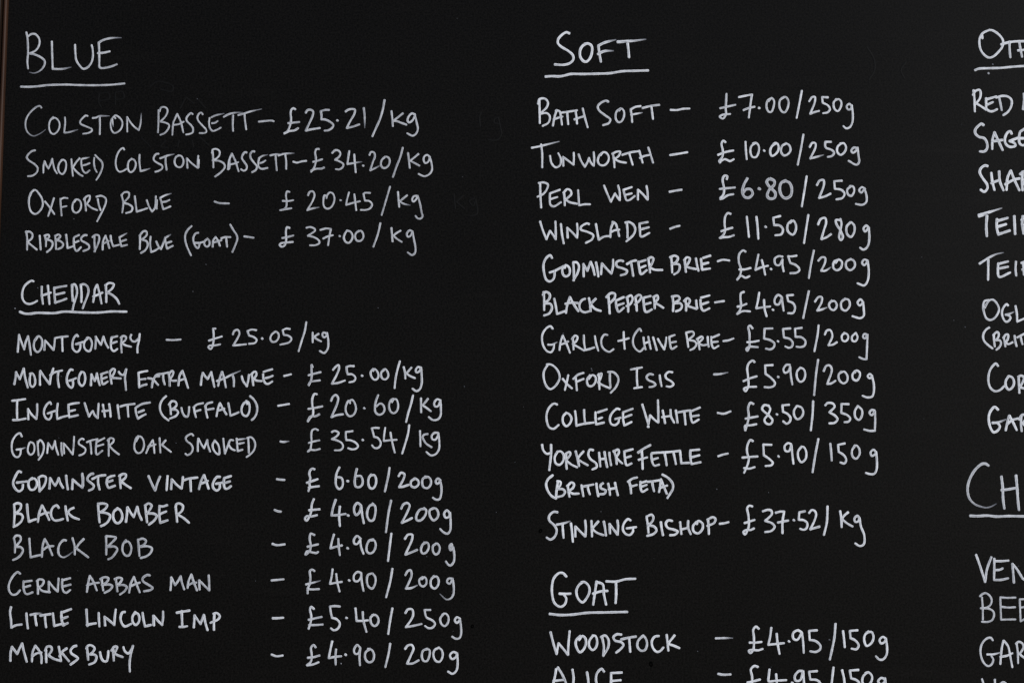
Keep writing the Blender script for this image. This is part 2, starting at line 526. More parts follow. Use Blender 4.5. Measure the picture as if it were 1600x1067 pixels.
940,120 932,190 940,265 1000,225;950,130 1020,95;940,180 1010,160
1065,105 1065,180 1065,280;1055,120 1085,95 1115,105 1115,130 1070,175! 1120,225 1172,265
1350,130 1375,80 1360,85 1335,150 1335,210 1365,250 1405,240 1430,190 1430,130 1405,85 1370,75
1525,115 1490,170 1455,250;1525,115 1535,180 1542,250;1475,185 1555,160
#240 670 240 3.3
62,95 65,170 70,245;125,118 85,165! 130,200 180,238
412,70 400,52 365,62 335,90 345,125 390,160 408,205 390,250 350,272 332,258
465,100 460,160 460,230;468,100 500,165 525,200! 545,150 558,115! 565,170 588,235
640,120 615,160 622,210 655,255 680,265 685,220 670,160 635,120
725,100 732,170 742,255! 775,170 800,115 828,118;782,165 810,205 845,222
865,100 870,170 875,230! 925,215;880,112 960,100~;885,155 940,143
985,100 990,180 990,250;975,95 1010,85 1045,115 1058,165 1045,220 1005,265 968,292
@dash CHEDDAR
1320,130 1350,135 1405,128~
@price CHEDDAR
#460 670 240 3.3
245,12 215,0 185,15 175,60 178,130 168,210! 148,230;140,235 160,218 215,220 265,208;150,145 200,130 260,118
390,32 420,20 460,40 440,75 390,105! 440,118 495,150 505,190 480,218 420,222
605,22 570,28 535,30! 535,80 540,115! 590,120 640,145 662,180 640,205 600,212 560,200
712,115
880,-10 840,-12 805,-8! 822,50 828,80! 870,95 898,140 890,180 860,200 830,195 808,170
945,-12 935,60 930,125! 990,118 1065,112;1000,38 1010,100 1028,180 1045,245
1195,-40 1185,40 1155,150 1122,255
1308,20 1310,100 1312,180;1388,52 1350,60 1330,85! 1370,150 1428,190
1495,40 1460,40 1430,70 1435,105 1465,112 1490,80 1498,42! 1508,130 1505,210 1470,262 1420,275 1375,240
@item CHEDDAR
#10 670 240 4
152,450 130,440 90,500 70,560 85,610 130,648 165,625 172,580;108,558 215,545
270,510 235,540 230,590 250,630 285,630 315,590 315,545 290,515 250,525
335,505 340,570 345,650;335,505 375,488 408,500 412,530 395,585 345,650
448,620 452,560 455,510! 485,560 508,590! 530,550 545,510! 560,560 590,612
622,485 628,550 640,628
685,625 690,525! 740,570 790,610! 795,550 790,465;798,500 800,590
905,465 880,470 848,500 845,530 880,560 910,590 900,620 860,640
895,520 960,490 1030,480;955,500 955,560 970,630
1050,520 1045,570 1065,612 1090,605 1130,590;1055,510 1085,495 1125,485;1060,550 1105,535
1180,480 1185,550 1190,615;1175,490 1215,468 1245,475 1240,505 1195,545! 1240,580 1295,615
1480,490 1510,560 1548,640! 1570,570 1600,495
#240 670 240 4
145,490 140,560 135,635
182,625 188,525! 240,580 290,620! 300,560 305,500;310,535 360,518 455,505
382,515 385,580 388,645
525,480 495,540 472,625;525,480 550,550 572,620;490,570 530,555 565,540
690,498 660,500 620,560 620,610 655,640 685,620 690,570;650,570 730,555
735,510 730,560 745,620 770,620 805,595;740,510 805,490;745,560 795,545
@dash CHEDDAR
1285,522 1320,527 1362,530
@price CHEDDAR
#460 670 240 3.9
208,420 190,412 165,430 155,470 165,510 155,560 160,600 145,645;150,610 200,602 255,595;130,560 190,540 240,522
468,400 440,460 430,530 435,590 465,625 495,605 505,560 490,510 440,500
555,542
650,415 635,480 628,560 640,600 675,605 705,580 710,530 690,490 645,490
800,475 775,510 770,570 785,610 815,620 845,580 850,520 830,480 795,485
990,405 980,480 960,570 942,650
1085,490 1110,455 1145,470 1140,510 1090,605! 1130,600 1190,580
1255,515 1215,545 1215,590 1250,608 1290,580 1290,540 1260,515
1380,500 1340,515 1330,560 1345,605 1385,615 1418,580 1420,530 1395,500 1360,495
1520,535 1495,515 1470,545 1485,570 1510,555 1515,530! 1530,600 1528,680 1510,730 1475,735 1442,715
@item CHEDDAR
#10 775 240 4.1
80,85 85,180 78,300;80,85 115,72 150,85 145,130 95,180! 150,185 170,210 155,260 110,300 75,318
215,85 222,180 235,265! 270,250 308,238
372,95 345,160 328,265;372,95 410,170 445,245;350,195 400,175 440,170
545,120 525,95 490,110 465,160 470,215 500,250 540,250 590,235
615,105 625,180 638,250;700,120 660,140 640,170! 690,215 755,240
955,75 960,170 970,270;955,80 1010,75 1050,90 1030,130 975,165! 1040,175 1080,200 1060,260 1020,295 985,310
1160,125 1120,160 1112,220 1135,270 1165,280 1200,245 1205,190 1185,145 1155,125
1245,265 1255,190 1260,115! 1300,180 1325,215! 1345,160 1362,110! 1380,180 1408,245
1445,95 1455,180 1465,270;1445,95 1480,75 1512,95 1500,130 1460,180! 1530,180 1565,200 1545,245 1485,295
#240 775 240 4
62,100 58,180 68,275! 145,250;62,105 100,105 140,92;65,185 130,158
230,110 238,190 245,265;228,115 240,80 270,75 305,100 295,150 250,190! 310,225 368,275
@dash CHEDDAR
1260,142 1290,155 1325,160
@price CHEDDAR
#470 770 260 3.9
125,58 105,110 100,170 85,220 55,265 40,250 55,222 95,225 155,212;80,165 130,160 180,155
335,65 310,140 295,215! 350,212 430,200;375,130 368,210 375,315
455,215
580,120 545,95 515,130 515,185 530,210 560,190 580,125! 590,210 605,288
700,110 665,120 640,170 640,230 665,265 695,260 715,200 715,130 690,100
868,72 845,180 818,375
965,150 985,110 1020,95 1045,115 1025,180 970,285! 1020,265 1068,240
1190,150 1145,160 1110,220 1115,260 1150,262 1195,215 1205,165 1185,145
1275,145 1240,165 1240,215 1275,262 1310,240 1322,195 1300,150 1275,145
1430,190 1405,165 1378,195 1390,235 1420,230 1435,190! 1440,290 1435,360 1410,390 1370,375 1340,345
@item CHEDDAR
#10 775 240 3.7 .76
78,435 90,500 88,585;78,435 100,410 140,415 150,450 95,525! 150,530 172,560 150,610 110,645 70,662
238,440 245,540 252,635! 310,620 360,610
400,445 378,510 370,630;400,445 440,520 478,612;385,555 430,525 490,517
620,460 600,455 560,490 540,550 550,610 590,635 640,615 688,580~
688,435 710,520 712,605;805,445 760,490 725,540! 780,580 852,635
1038,415 1040,510 1040,605;1040,415 1090,418 1140,430 1110,470 1050,525! 1130,525 1155,550 1130,600 1095,640 1062,655
1245,455 1215,500 1210,570 1240,615 1275,615 1300,560 1295,510 1265,470 1235,480
1370,450 1378,530 1385,620;1372,455 1420,440 1455,465 1430,505 1385,525! 1470,520 1515,540 1500,590 1455,625 1400,642
@dash CHEDDAR
#240 775 240 3.7
1238,495 1280,508 1365,500
@price CHEDDAR
#470 770 260 3.7
130,402 95,390 85,440 95,500 85,555 50,590;45,590 60,560 110,570 150,575 165,565;65,515 110,505 165,492
318,398 300,460 285,530! 340,515 395,502;360,440 365,520 375,595
450,530
575,440 540,412 510,450 515,485 540,490 570,450! 580,520 602,582
695,445 660,455 635,500 635,560 665,580 700,560 720,500 705,455 675,455
870,390 855,510 838,652
1000,440 1030,400 1070,400 1070,440 1005,590! 1060,570 1118,545
1210,475 1175,490 1155,545 1170,580 1205,570 1230,520 1220,480 1185,475
1300,485 1270,510 1275,570 1300,590 1325,570 1335,520 1310,485 1280,500
1455,520 1450,490 1430,510 1440,550 1465,520! 1475,590 1470,660 1440,695 1420,690 1395,658
@item CHEDDAR
#0 885 240 3.7 .8
210,72 185,55 150,80 105,150 90,210 100,260 130,290 170,285 208,245
245,150 245,220 262,275 280,285 340,265;255,155 330,145;250,215 315,195
390,150 395,220 395,280;385,150 410,130 455,145 440,190 400,215! 440,250 520,265
508,265 508,155! 560,220 600,258! 605,190 610,122
648,130 648,210 665,260 690,270 730,242;650,140 730,118;655,205 735,185
935,95 920,160 905,260;935,95 970,150 1008,245;905,195 960,175 1030,165
1058,125 1065,180 1075,245;1045,128 1090,108 1130,120 1110,160 1060,190! 1140,185 1170,200 1145,240 1090,270
1205,125 1215,190 1222,255;1195,128 1240,112 1270,125 1255,160 1215,195! 1290,190 1320,210 1300,250 1250,288
1395,105 1360,180 1345,268;1395,105 1425,190 1455,265;1365,200 1410,180 1455,165
1560,90 1535,85 1485,120 1490,150 1550,190 1590,220 1570,240 1500,255
#230 885 240 3.7 .84
242,242 248,180 250,110! 290,190! 320,150 348,98! 360,160 385,235
460,80 430,150 420,220;460,80 485,160 518,245;430,190 470,170 510,165
545,235 540,140! 600,200 645,245! 645,170 640,90
@dash CHEDDAR
1295,142 1340,138 1420,130
@price CHEDDAR
#470 880 260 3.6
130,72 110,58 88,70 92,140 85,195 65,240! 65,285;65,245 110,248 175,245;50,200 110,185 185,165~
305,55 295,130 280,195! 330,185 395,175;340,100 350,180 372,268
465,162
580,90 545,80 510,115 515,165 545,170 575,135 580,90! 585,170 602,262
680,95 645,110 635,170 650,220 685,240 715,190 715,130 690,95
880,50 860,170 820,322
1005,110 1030,70 1055,65 1065,110 1040,180 1010,240! 1060,235 1118,210~
1170,130 1140,155 1145,200 1175,220 1205,195 1205,150 1185,130 1165,150
1280,120 1250,160 1255,220 1285,240 1315,215 1325,160 1305,125 1275,130
1460,145 1420,145 1405,175 1430,195 1460,145! 1470,230 1465,300 1440,335 1400,345 1340,295~
@item CHEDDAR
#0 885 240 4.1
115,420 105,470 115,560 118,632! 160,610 225,600
275,485 280,560 290,640
318,500 370,490 430,485~;365,500 370,550 380,608
420,508 470,500 525,492;468,510 472,570 480,628
550,485 558,550 565,615! 620,600 660,590
640,470 640,530 655,610! 705,585;660,470 740,440;645,540 705,520
900,445 905,530 910,615;905,605 950,595 998,588
1028,480 1030,550 1035,620
1095,610 1088,520! 1140,560 1190,605! 1195,530 1205,445
1300,470 1275,475 1255,530 1270,590 1300,620 1365,595
1410,470 1380,520 1385,580 1415,605 1445,575 1450,520 1430,485 1400,490
1485,480 1495,550 1510,620! 1570,605
1597,510 1597,605
#230 885 240 4
70,610 68,510! 110,560 155,605! 165,530 165,465
308,478 380,465 440,455;358,460 362,540 365,620;335,625 375,625 415,618
485,630 490,560 492,505! 530,560 555,595! 575,540 590,500! 605,580 628,658
700,490 695,570 695,655;690,490 720,480 755,510 740,545 660,582
@dash CHEDDAR
1308,535 1350,535 1415,530
@price CHEDDAR
#470 880 260 3.7
125,435 100,415 88,440 100,500 95,560 75,625;80,590 140,590 210,585;75,540 140,525 200,512
375,412 330,408 280,412! 290,480 300,520! 345,535 375,575 355,625 315,640 290,622
440,522
525,430 532,500 535,550! 590,550 645,545;595,465 600,540 630,655
700,490 670,520 680,580 710,600 740,575 745,530 720,495 685,495
880,430 860,540 840,675
1005,475 1030,440 1070,440 1080,490 1060,540 1010,610! 1070,600 1160,580
1245,445 1190,445! 1200,500 1210,520! 1270,550 1290,580 1265,615 1225,620 1195,600
1375,480 1340,530 1355,585 1385,600 1415,565 1418,510 1390,480 1360,490
1530,530 1500,515 1480,545 1500,570 1530,540! 1540,610 1540,680 1525,715 1490,722 1455,702
@item CHEDDAR
#0 985 240 4
108,310 110,230 125,165! 150,200 178,240! 205,180 230,130! 245,200 278,320
368,155 340,220 332,318;368,155 410,210 430,260 432,335;335,265 380,235 432,225
480,200 480,260 482,325;470,205 490,165 530,165 540,195 505,255! 560,290 635,312
612,165 625,240 635,312;695,182 650,215 618,265;640,225 680,270 718,315
795,155 765,165 735,205 745,235 790,265 812,285 790,310 735,350
905,165 912,230 918,300;900,185 915,155 950,150 985,180 970,215 935,245! 990,250 1005,275 985,325 930,350
1042,222 1055,280 1080,315 1110,315 1125,260 1128,210
1180,195 1182,250 1185,308;1160,205 1190,165 1220,165 1210,200 1190,235! 1230,255 1278,272
1285,170 1300,210 1335,235 1365,200 1385,155! 1365,230 1350,330 1352,422
@dash CHEDDAR
#420 985 320 3.7
22,185 60,198 108,192
@price CHEDDAR
365,128 350,110 330,130 335,190 328,240 298,268! 345,262 388,245;305,210 350,205 395,192
495,82 480,150 468,212! 520,202 565,198;525,145 520,200 522,262
600,186
712,130 690,110 665,150 675,180 700,175 715,135! 708,200 712,268
790,140 755,170 755,220 780,245 810,235 822,190 805,150 775,140
948,100 935,180 910,282
1065,140 1085,115 1115,110 1130,135 1110,190 1080,255! 1120,255 1170,230
1240,140 1205,155 1195,200 1210,235 1235,235 1255,190 1255,150 1230,140
1330,130 1295,150 1285,190 1305,235 1335,240 1358,195 1350,150 1325,130
1470,175 1440,165 1415,190 1430,220 1460,205 1470,175! 1475,250 1465,310 1435,335 1400,318
@heading SOFT
#840 30 200 4.2
395,182 360,168 310,195 260,250 252,300 290,345 380,400 440,455 445,510 400,555 320,575 215,570
610,310 560,340 530,400 535,480 575,530 610,535 655,490 680,410 675,340 635,310 590,312
760,340 770,420 790,535;760,335 830,300 970,262~;755,440 830,405 940,400~
1000,285 1100,280 1200,275 1345,257~;1000,292 1100,288~;1125,310 1135,390 1142,480
@underline SOFT
100,722 180,716 260,720 330,710 410,690 560,690 780,685 900,680 1060,655 1200,650 1380,645
@item SOFT
#830 140 260 3.5
78,95 80,200 82,325;65,140 80,95 130,90 160,125 150,170 85,235! 150,230 178,260 165,320 110,352
245,200 225,260 208,350;235,205 270,210 285,270 295,340;215,290 255,275 300,262
290,225 360,215 440,202;345,220 350,280 355,335
425,205 435,270 440,330;495,185 515,270 542,365;415,290 455,275 500,262
740,120 720,110 670,130 640,165 650,200 710,250 760,290 745,325 690,345
860,185 820,215 812,280 835,315 865,310 890,265 890,210 865,185 845,205
955,195 965,250 970,315;955,195 1000,170 1050,162;960,245 1065,225~
1070,180 1150,160 1230,150;1155,165 1162,220 1170,285
@dash SOFT
1340,198 1400,200 1460,188 1522,185
@price SOFT
#1100 140 260 3.5
215,45 212,110 208,190 210,240 180,282 150,262 180,245 250,238;155,182 230,165 300,150
335,75 400,62 460,50! 448,130 430,272;380,200 430,180 485,168
530,180
650,85 610,110 600,170 620,215 645,218 670,160 672,110 650,85 620,115
770,75 730,105 725,170 750,215 775,222 805,175 810,110 785,75 745,85
940,15 920,120 890,275
1010,115 1040,75 1065,75 1065,120 1020,235! 1060,220 1105,208
1190,78 1135,75! 1140,130! 1190,155 1210,190 1190,220 1145,230
1270,95 1245,130 1255,190 1285,210 1310,180 1320,125 1295,95 1265,105
1415,155 1395,140 1370,165 1385,195 1410,190 1420,155! 1430,240 1425,320 1400,365 1365,375 1340,355
@item SOFT
#830 140 260 3.5
5,562 80,548 160,528 265,502~;95,530 105,620 105,750
180,640 195,710 235,750 275,730 285,670 260,615
308,735 305,650! 360,690 405,725! 410,660 408,610
455,625 480,690 515,745! 545,690 555,660! 570,700 600,735! 605,670 600,605
690,605 655,635 640,690 660,725 700,730 735,700 745,650 720,610 690,605 668,635
785,620 795,680 800,750;780,620 820,600 855,600 840,640 800,670! 850,695 910,705
875,630 960,605 1030,595;940,610 955,660 975,725
1038,590 1055,650 1070,705;1125,560 1145,620 1170,705;1045,660 1090,640 1140,630
@dash SOFT
1335,632 1400,622 1500,605
@price SOFT
#1100 140 260 3.6
205,508 185,495 168,520 180,590 175,650 145,690 155,705;150,695 200,672 250,690 285,672;135,630 200,605 280,588
398,505 402,590 410,672
495,515 455,545 445,600 465,650 500,650 525,600 525,545 500,515 470,520
578,590
690,520 650,550 635,600 650,640 685,625 715,580 710,530 685,515 650,550
790,520 750,545 740,600 765,635 795,630 830,590 820,540 790,520
955,435 930,580 900,725
1015,555 1040,515 1070,520 1070,560 1020,665! 1080,650 1145,632~
1220,505 1165,505! 1165,550 1175,565! 1230,585 1250,610 1230,640 1190,650
1320,520 1285,550 1280,600 1310,630 1345,610 1365,560 1345,520 1310,520
1470,565 1440,560 1415,590 1430,610 1460,590 1475,560! 1485,640 1490,700 1465,725 1390,688
@item SOFT
#830 270 260 3.6
85,105 88,220 95,335;72,100 120,95 160,115 150,160 115,205 60,232
180,200 178,260 185,310 215,325 285,285;180,200 275,165;185,255 250,235
315,195 320,250 322,315;310,195 345,160 375,170 385,205 330,260! 370,285 440,300
450,170 455,240 460,315! 510,305 565,305
700,125 730,200 765,280! 790,230 805,200! 830,240 850,265! 850,190 835,125
885,165 900,220 915,265 940,265 995,225;890,165 965,140;905,215 965,200
1025,260 1025,165! 1075,210 1118,260! 1118,190 1108,130
@dash SOFT
1330,185 1380,175 1445,165
@price SOFT
#1100 270 270 3.7
210,60 215,35 190,28 172,60 185,150 180,200 150,235;150,245 170,240 220,210 270,200;145,152 210,145 285,138
#1100 270 270 4.8 .71
400,55 370,110 355,180 375,225 415,232 450,195 430,155 390,155 360,190
512,150
640,70 600,60 580,85 600,125 660,190 650,235 605,240 585,215 600,165 650,110 650,75 615,55
755,75 715,95 700,155 720,215 755,238 800,215 812,150 790,95 745,75
#1100 270 270 3.6
950,35 930,160 905,312
1045,115 1070,75 1105,70 1110,110 1065,235! 1120,220 1170,195
1275,75 1205,80! 1210,150! 1270,160 1300,195 1280,235 1225,248
1360,125 1325,160 1335,205 1365,215 1390,170 1380,130 1350,125
1490,150 1460,135 1435,165 1455,185 1485,150! 1505,220 1500,275 1465,298 1405,290
@item SOFT
#830 270 260 3.7
85,470 110,550 145,640! 170,580 180,560! 210,600 235,640! 235,560 232,470
285,495 295,590 312,680
350,625 345,530! 400,580 440,625! 445,560 440,490
555,495 535,488 480,520 475,545 540,570 595,600 585,640 525,675
622,495 635,570 648,645! 700,615 750,610
790,475 765,540 760,620;780,475 810,490 830,550 845,610;770,570 800,555 845,548
920,490 925,560 925,625;905,480 940,475 985,505 1000,550 980,600 915,660
1040,490 1045,560 1055,615 1135,580;1040,490 1120,475;1055,545 1130,525
@dash SOFT
1335,540 1380,522 1425,512
@price SOFT
#1100 270 270 3.7
245,382 220,375 195,410 190,480 195,530 180,575 145,605;150,605 185,598 230,595 275,580;160,542 210,525 262,510
395,408 405,500 415,595
485,410 495,500 502,612
570,502
705,402 640,418! 648,485! 700,490 730,525 715,570 660,580
810,445 775,480 775,540 820,575 845,545 850,485 825,445 795,465
965,392 945,520 925,652
1055,480 1080,430 1120,420 1130,460 1110,530 1085,615! 1130,600 1175,570
1265,440 1220,440 1225,475 1265,540 1285,600 1265,625 1250,600 1260,540 1272,470 1262,430
1355,460 1320,500 1325,570 1360,595 1390,550 1390,490 1365,460
1525,510 1500,490 1475,520 1490,545 1525,510! 1530,600 1520,670 1495,705 1470,712 1445,695
@item SOFT
#830 390 280 4
185,75 170,52 135,75 110,130 115,210 135,270 165,285 200,260 210,190;165,205 210,190 285,150
310,140 280,165 285,225 310,240 340,220 340,165 310,140 300,165
375,120 380,200 380,275;375,115 405,115 425,145 415,205 375,275
468,240 465,130! 500,190! 530,110! 550,160 565,225
578,115 590,180 598,240
622,220 630,125! 680,180 715,215! 730,150 730,92
820,105 795,98 760,115 765,150 820,170 855,190 845,215 800,230
855,130 900,105 935,98;890,115 900,170 910,235
955,110 965,170 980,220 1030,185;955,115 1020,95;970,165 1020,145
1045,80 1055,150 1060,205;1042,85 1070,70 1090,80 1080,120 1055,160! 1100,180 1170,183
1250,70 1255,140 1258,205;1240,70 1280,55 1310,75 1290,115 1255,130! 1320,135 1325,165 1310,200 1275,222
1370,90 1375,150 1380,200;1365,95 1390,70 1415,80 1400,125 1375,150! 1420,165 1470,175
1470,80 1480,140 1492,190
1515,85 1525,180! 1595,170;1535,75 1598,55;1535,130 1580,118
@dash SOFT
#1100 390 280 3.6
122,105 165,92 225,98
@price SOFT
370,20 350,8 315,40 310,110 330,180 320,230 295,270;300,262 330,235 370,252 405,238;315,178 360,178 415,165
485,45 470,120 458,182! 510,160 570,145;515,95 530,150 545,225
598,175
700,65 665,60 630,85 640,135 670,140 700,90! 700,140 710,195
825,55 780,62 750,60! 770,120! 820,140 852,180 830,205 770,212
980,10 955,130 935,255
1020,100 1050,70 1080,75 1080,115 1045,190! 1080,190 1130,160~
1200,90 1160,110 1155,165 1185,185 1220,165 1230,110 1200,90 1175,120
1310,85 1270,110 1270,160 1305,185 1345,150 1340,105 1310,85
1460,100 1430,90 1410,120 1430,140 1460,105! 1470,190 1460,280 1430,320 1370,302
@item SOFT
#830 390 280 4
110,380 115,450 115,540;105,405 130,378 165,400 160,440 115,480! 170,485 185,520 160,570 115,588
205,440 220,510 230,575! 300,550
345,425 320,500 310,565;345,425 380,490 420,550;305,485 360,475 415,478
480,440 455,450 430,490 440,540 475,560 520,550
515,435 525,490 530,550;575,440 550,465 530,490! 570,530 620,548
688,410 695,490 700,570;670,425 710,390 745,395 745,430 700,480
755,450 760,510 780,555 825,520;760,455 825,425;765,500 825,480
855,425 865,490 865,555;850,430 890,410 905,440 880,490 850,505
930,430 938,490 942,545;925,430 960,405 980,415 970,450 925,490
1000,430 1005,500 1020,555 1040,555 1075,535;1005,430 1065,415;1010,490 1065,475
1095,430 1100,480 1102,525;1090,425 1125,410 1130,440 1100,475! 1140,495 1178,520
1262,420 1268,490 1265,550;1255,420 1310,415 1325,440 1270,480! 1330,480 1345,505 1330,535 1290,552
1375,445 1382,500 1382,545;1365,460 1395,435 1415,450 1410,475 1385,500! 1430,515 1475,530
1472,455 1475,490 1480,525
1510,450 1515,510 1535,545 1590,525;1515,430 1590,410;1520,490 1580,470
@dash SOFT
#1100 390 280 3.6
98,472 140,465 178,460
@price SOFT
355,378 330,390 325,440 330,490 320,540 295,575;300,572 345,550 410,552;298,510 340,500 378,485
492,385 480,460 465,525! 530,515 590,508;535,450 540,530 558,595
615,538
690,420 660,405 630,445 635,485 665,490 695,425! 700,480 710,545
795,405 740,410! 750,460! 795,480 812,520 795,565 750,568
935,372 910,490 885,612
990,465 1020,425 1050,425 1050,465 1010,545! 1050,535 1095,518~
1140,455 1115,490 1130,530 1160,540 1185,500 1165,460 1135,465
1260,440 1225,470 1230,530 1265,545 1300,500 1290,450 1255,440
1420,470 1395,445 1370,475 1390,500 1420,470! 1425,530 1425,590 1395,612 1325,595
@item SOFT
#830 500 300 3.5
178,72 160,52 130,65 95,115 90,170 105,225 135,262 165,268 185,240 190,205;140,205 175,205 212,185~
262,130 245,180 235,250;262,130 290,190 322,272;245,205 285,190 308,178
345,145 350,190 352,245;340,160 365,130 385,140 375,175 345,200! 390,225 440,255
438,128 440,190 450,250! 490,240 525,228
530,135 540,195 558,255
635,125 610,122 585,160 588,215 615,250 650,265 685,243
770,100 772,170 778,240;725,175 770,165 812,152
915,92 905,72 875,100 850,150 850,205 875,245 905,262 940,230
935,145 940,195 952,245;975,140 985,195 995,240;940,195 985,180
1015,145 1030,195 1045,250
1055,158 1085,210 1108,245! 1120,190 1125,145
1150,140 1155,190 1170,240 1210,220;1150,140 1195,125;1155,190 1205,180
1290,105 1300,165 1308,225;1290,105 1345,98 1355,120 1310,165! 1365,180 1375,205 1355,235 1325,250
1385,155 1395,200 1402,245;1380,160 1420,138 1430,150 1390,195! 1430,210 1465,205
1470,140 1472,185 1478,222
1500,140 1500,190 1520,235 1560,215;1500,150 1565,122;1500,185 1555,180
@dash SOFT
#1100 500 280 3.5
172,188 215,182 262,165
@price SOFT
432,75 410,50 395,60 405,120 405,200 405,235 385,275 375,260 400,240 480,242;385,198 435,195 488,185
610,75 540,78! 535,165! 590,180 628,210 620,245 590,262 552,255
660,190
770,75 705,80! 712,155! 765,170 790,200 785,235 755,248 725,235
872,70 812,78! 815,150! 870,155 905,190 895,230 860,242 825,238
1022,48 1015,120 985,278
1078,130 1095,95 1125,90 1145,140 1110,225! 1150,220 1185,198
1255,115 1230,140 1235,180 1260,190 1285,165 1280,130 1250,115
1355,115 1320,150 1325,185 1350,190 1370,155 1355,115
1455,130 1430,125 1418,150 1435,165 1458,130! 1455,230 1450,350! 1420,348 1385,332
@item SOFT
#830 500 300 3.6
135,375 105,430 105,490 130,555 160,575 200,550 235,490 230,440 195,390 160,370 130,370
262,490 300,535 338,568;308,460 295,520 280,582
370,480 375,530 380,585;350,490 390,455 435,440;375,515 435,490
490,460 465,495 475,545 505,550 535,515 535,475 510,458 480,490
562,450 565,510 568,575;555,460 585,445 575,490 555,520! 600,545 655,568
655,440 655,500 660,560;640,432 685,435 722,475 725,510 700,565 662,605
830,412 880,403 922,395;880,400 880,480 885,560;858,568 890,562 922,558
1015,455 985,450 960,475 975,500 1020,520 1035,540 1010,555 985,558
1070,460 1075,500 1085,550
1175,435 1145,432 1118,458 1125,485 1165,510 1185,535 1160,555 1128,552
@dash SOFT
#1100 500 280 3.6
88,485 140,482 210,468~
@price SOFT
450,375 435,362 400,385 385,430 392,500 395,590 370,635 355,615 380,600 465,595;352,545 410,520 470,502
612,402 545,405! 548,480! 590,510 632,560 625,585 590,600 540,598
662,508
765,400 735,400 708,440 720,470 750,460 768,415! 775,500 788,575
860,425 830,460 830,515 855,550 885,540 903,490 890,440 860,425
1018,355 1000,480 982,670
1068,455 1090,410 1120,405 1140,440 1100,570! 1135,565 1172,542
1225,460 1200,490 1210,540 1245,565 1275,545 1280,500 1250,460 1220,470
1350,455 1325,485 1330,525 1360,540 1385,515 1390,470 1360,450 1345,470
1500,500 1480,482 1460,500 1478,520 1500,505! 1515,570 1515,640 1500,682 1455,690 1415,676
@item SOFT
#830 615 300 3.8
215,90 190,82 150,115 128,170 130,230 150,280 185,292 228,260
290,160 265,190 265,240 290,270 320,250 335,205 315,170 290,158
365,145 372,200 375,265! 440,250 520,240
440,135 442,190 448,245
535,155 535,200 540,255! 605,240;555,155 630,130;560,210 590,198
735,130 715,125 670,165 655,210 665,250 695,262 725,240 730,215;700,210 745,200
765,155 765,210 775,265! 835,235;765,155 845,125;770,200 835,175
925,90 950,170 975,255! 990,180! 1025,215 1058,240! 1058,150 1055,55
975,275
1095,140 1105,190 1115,245;1160,135 1165,190 1190,240;1090,195 1160,185
1205,140 1212,190 1218,240
1225,155 1280,145 1325,138;1275,150 1280,200 1285,255
1325,145 1330,200 1345,240 1395,215;1335,145 1405,115;1330,190 1395,180
@dash SOFT
#1100 615 290 3.7
118,165 170,172 228,152
@price SOFT
425,88 400,78 380,120 385,190 375,250 355,315! 355,275 400,272 450,262;358,215 410,205 462,195
560,105 520,98 500,130 560,190 590,230 570,262 535,255 520,225 550,180 570,130 550,100
628,178
732,95 675,100! 680,155! 720,175 745,210 735,245 710,258 682,238
800,105 775,145 780,195 805,220 840,200 855,160 840,120 805,105
940,65 935,180 920,315
1045,100 1065,80 1110,85 1125,110 1080,160! 1130,190 1150,220 1125,250 1080,255
1245,90 1185,88! 1182,165! 1235,185 1260,215 1245,240 1210,245
1325,105 1300,150 1305,205 1335,225 1360,190 1360,140 1325,105
1470,145 1445,140 1425,165 1445,185 1472,150! 1475,220 1472,318! 1430,320 1380,308
@item SOFT
#830 615 300 3.9
90,425 100,470 130,500 168,490;165,425 165,500 150,635
220,480 195,530 205,580 235,592 265,560 270,510 245,480 215,485
290,500 290,560 295,625;285,500 320,485 325,505 290,555! 335,590 382,612
370,480 385,540 398,600;435,480 400,520 385,545! 425,570 470,595
515,470 490,465 475,505 495,545 540,580 545,610 510,630
565,490 570,550 575,605;610,485 620,550 632,610;570,545 620,540
650,490 655,540 665,595
690,475 705,530 712,585;685,480 725,465 730,490 705,530! 735,560 758,580
775,480 780,540 795,595 835,580;775,480 845,462;780,535 830,520
920,470 925,540 928,625;890,490 940,455 992,428;895,550 965,530
1000,500 1005,555 1025,598 1065,590;1005,495 1050,490;1005,550 1055,535
1060,490 1150,485 1240,475;1110,490 1120,540 1128,595
1185,490 1195,535 1205,585
1240,480 1245,530 1250,578! 1315,575
1325,480 1325,530 1335,585! 1410,570;1325,472 1400,465;1330,530 1400,512
@dash SOFT
#1100 615 290 3.7
122,538 160,525 205,515
@price SOFT
420,408 400,398 375,440 370,500 385,560 375,610 345,680;345,640 390,645 435,632;330,550 390,545 460,540
580,440 510,438! 515,530! 560,560 592,595 580,615 530,622
642,540
750,435 725,425 695,450 700,490 730,495 752,440! 760,520 770,602
840,455 810,500 815,560 840,590 875,560 880,500 860,460 838,455
985,390 960,520 935,675
1088,430 1095,500 1100,575
1212,428 1155,440! 1160,500! 1205,530 1225,570 1210,600 1175,592
1300,445 1275,490 1280,540 1310,560 1340,520 1335,470 1310,445 1290,465
1480,500 1460,482 1435,505 1445,535 1475,520 1482,500! 1490,580 1485,660 1465,690 1430,692 1395,682
@item SOFT
#830 735 310 4
172,38 135,70 120,110 135,165 165,205 200,225
215,90 205,150 200,210;210,85 235,90 235,115 205,150! 255,150 272,170 255,200 212,212
295,125 300,170 308,210;290,125 325,95 345,110 335,140 300,165! 335,185 382,185
405,118 412,160 420,205
420,128 460,120 500,112;455,125 460,155 472,190
525,105 530,150 540,205
578,102 560,115 560,140 600,160 590,185 548,190
620,105 630,150 635,195;675,98 685,145 698,198;625,150 680,140
790,90 800,130 805,182;780,90 815,65 852,55;800,130 850,115
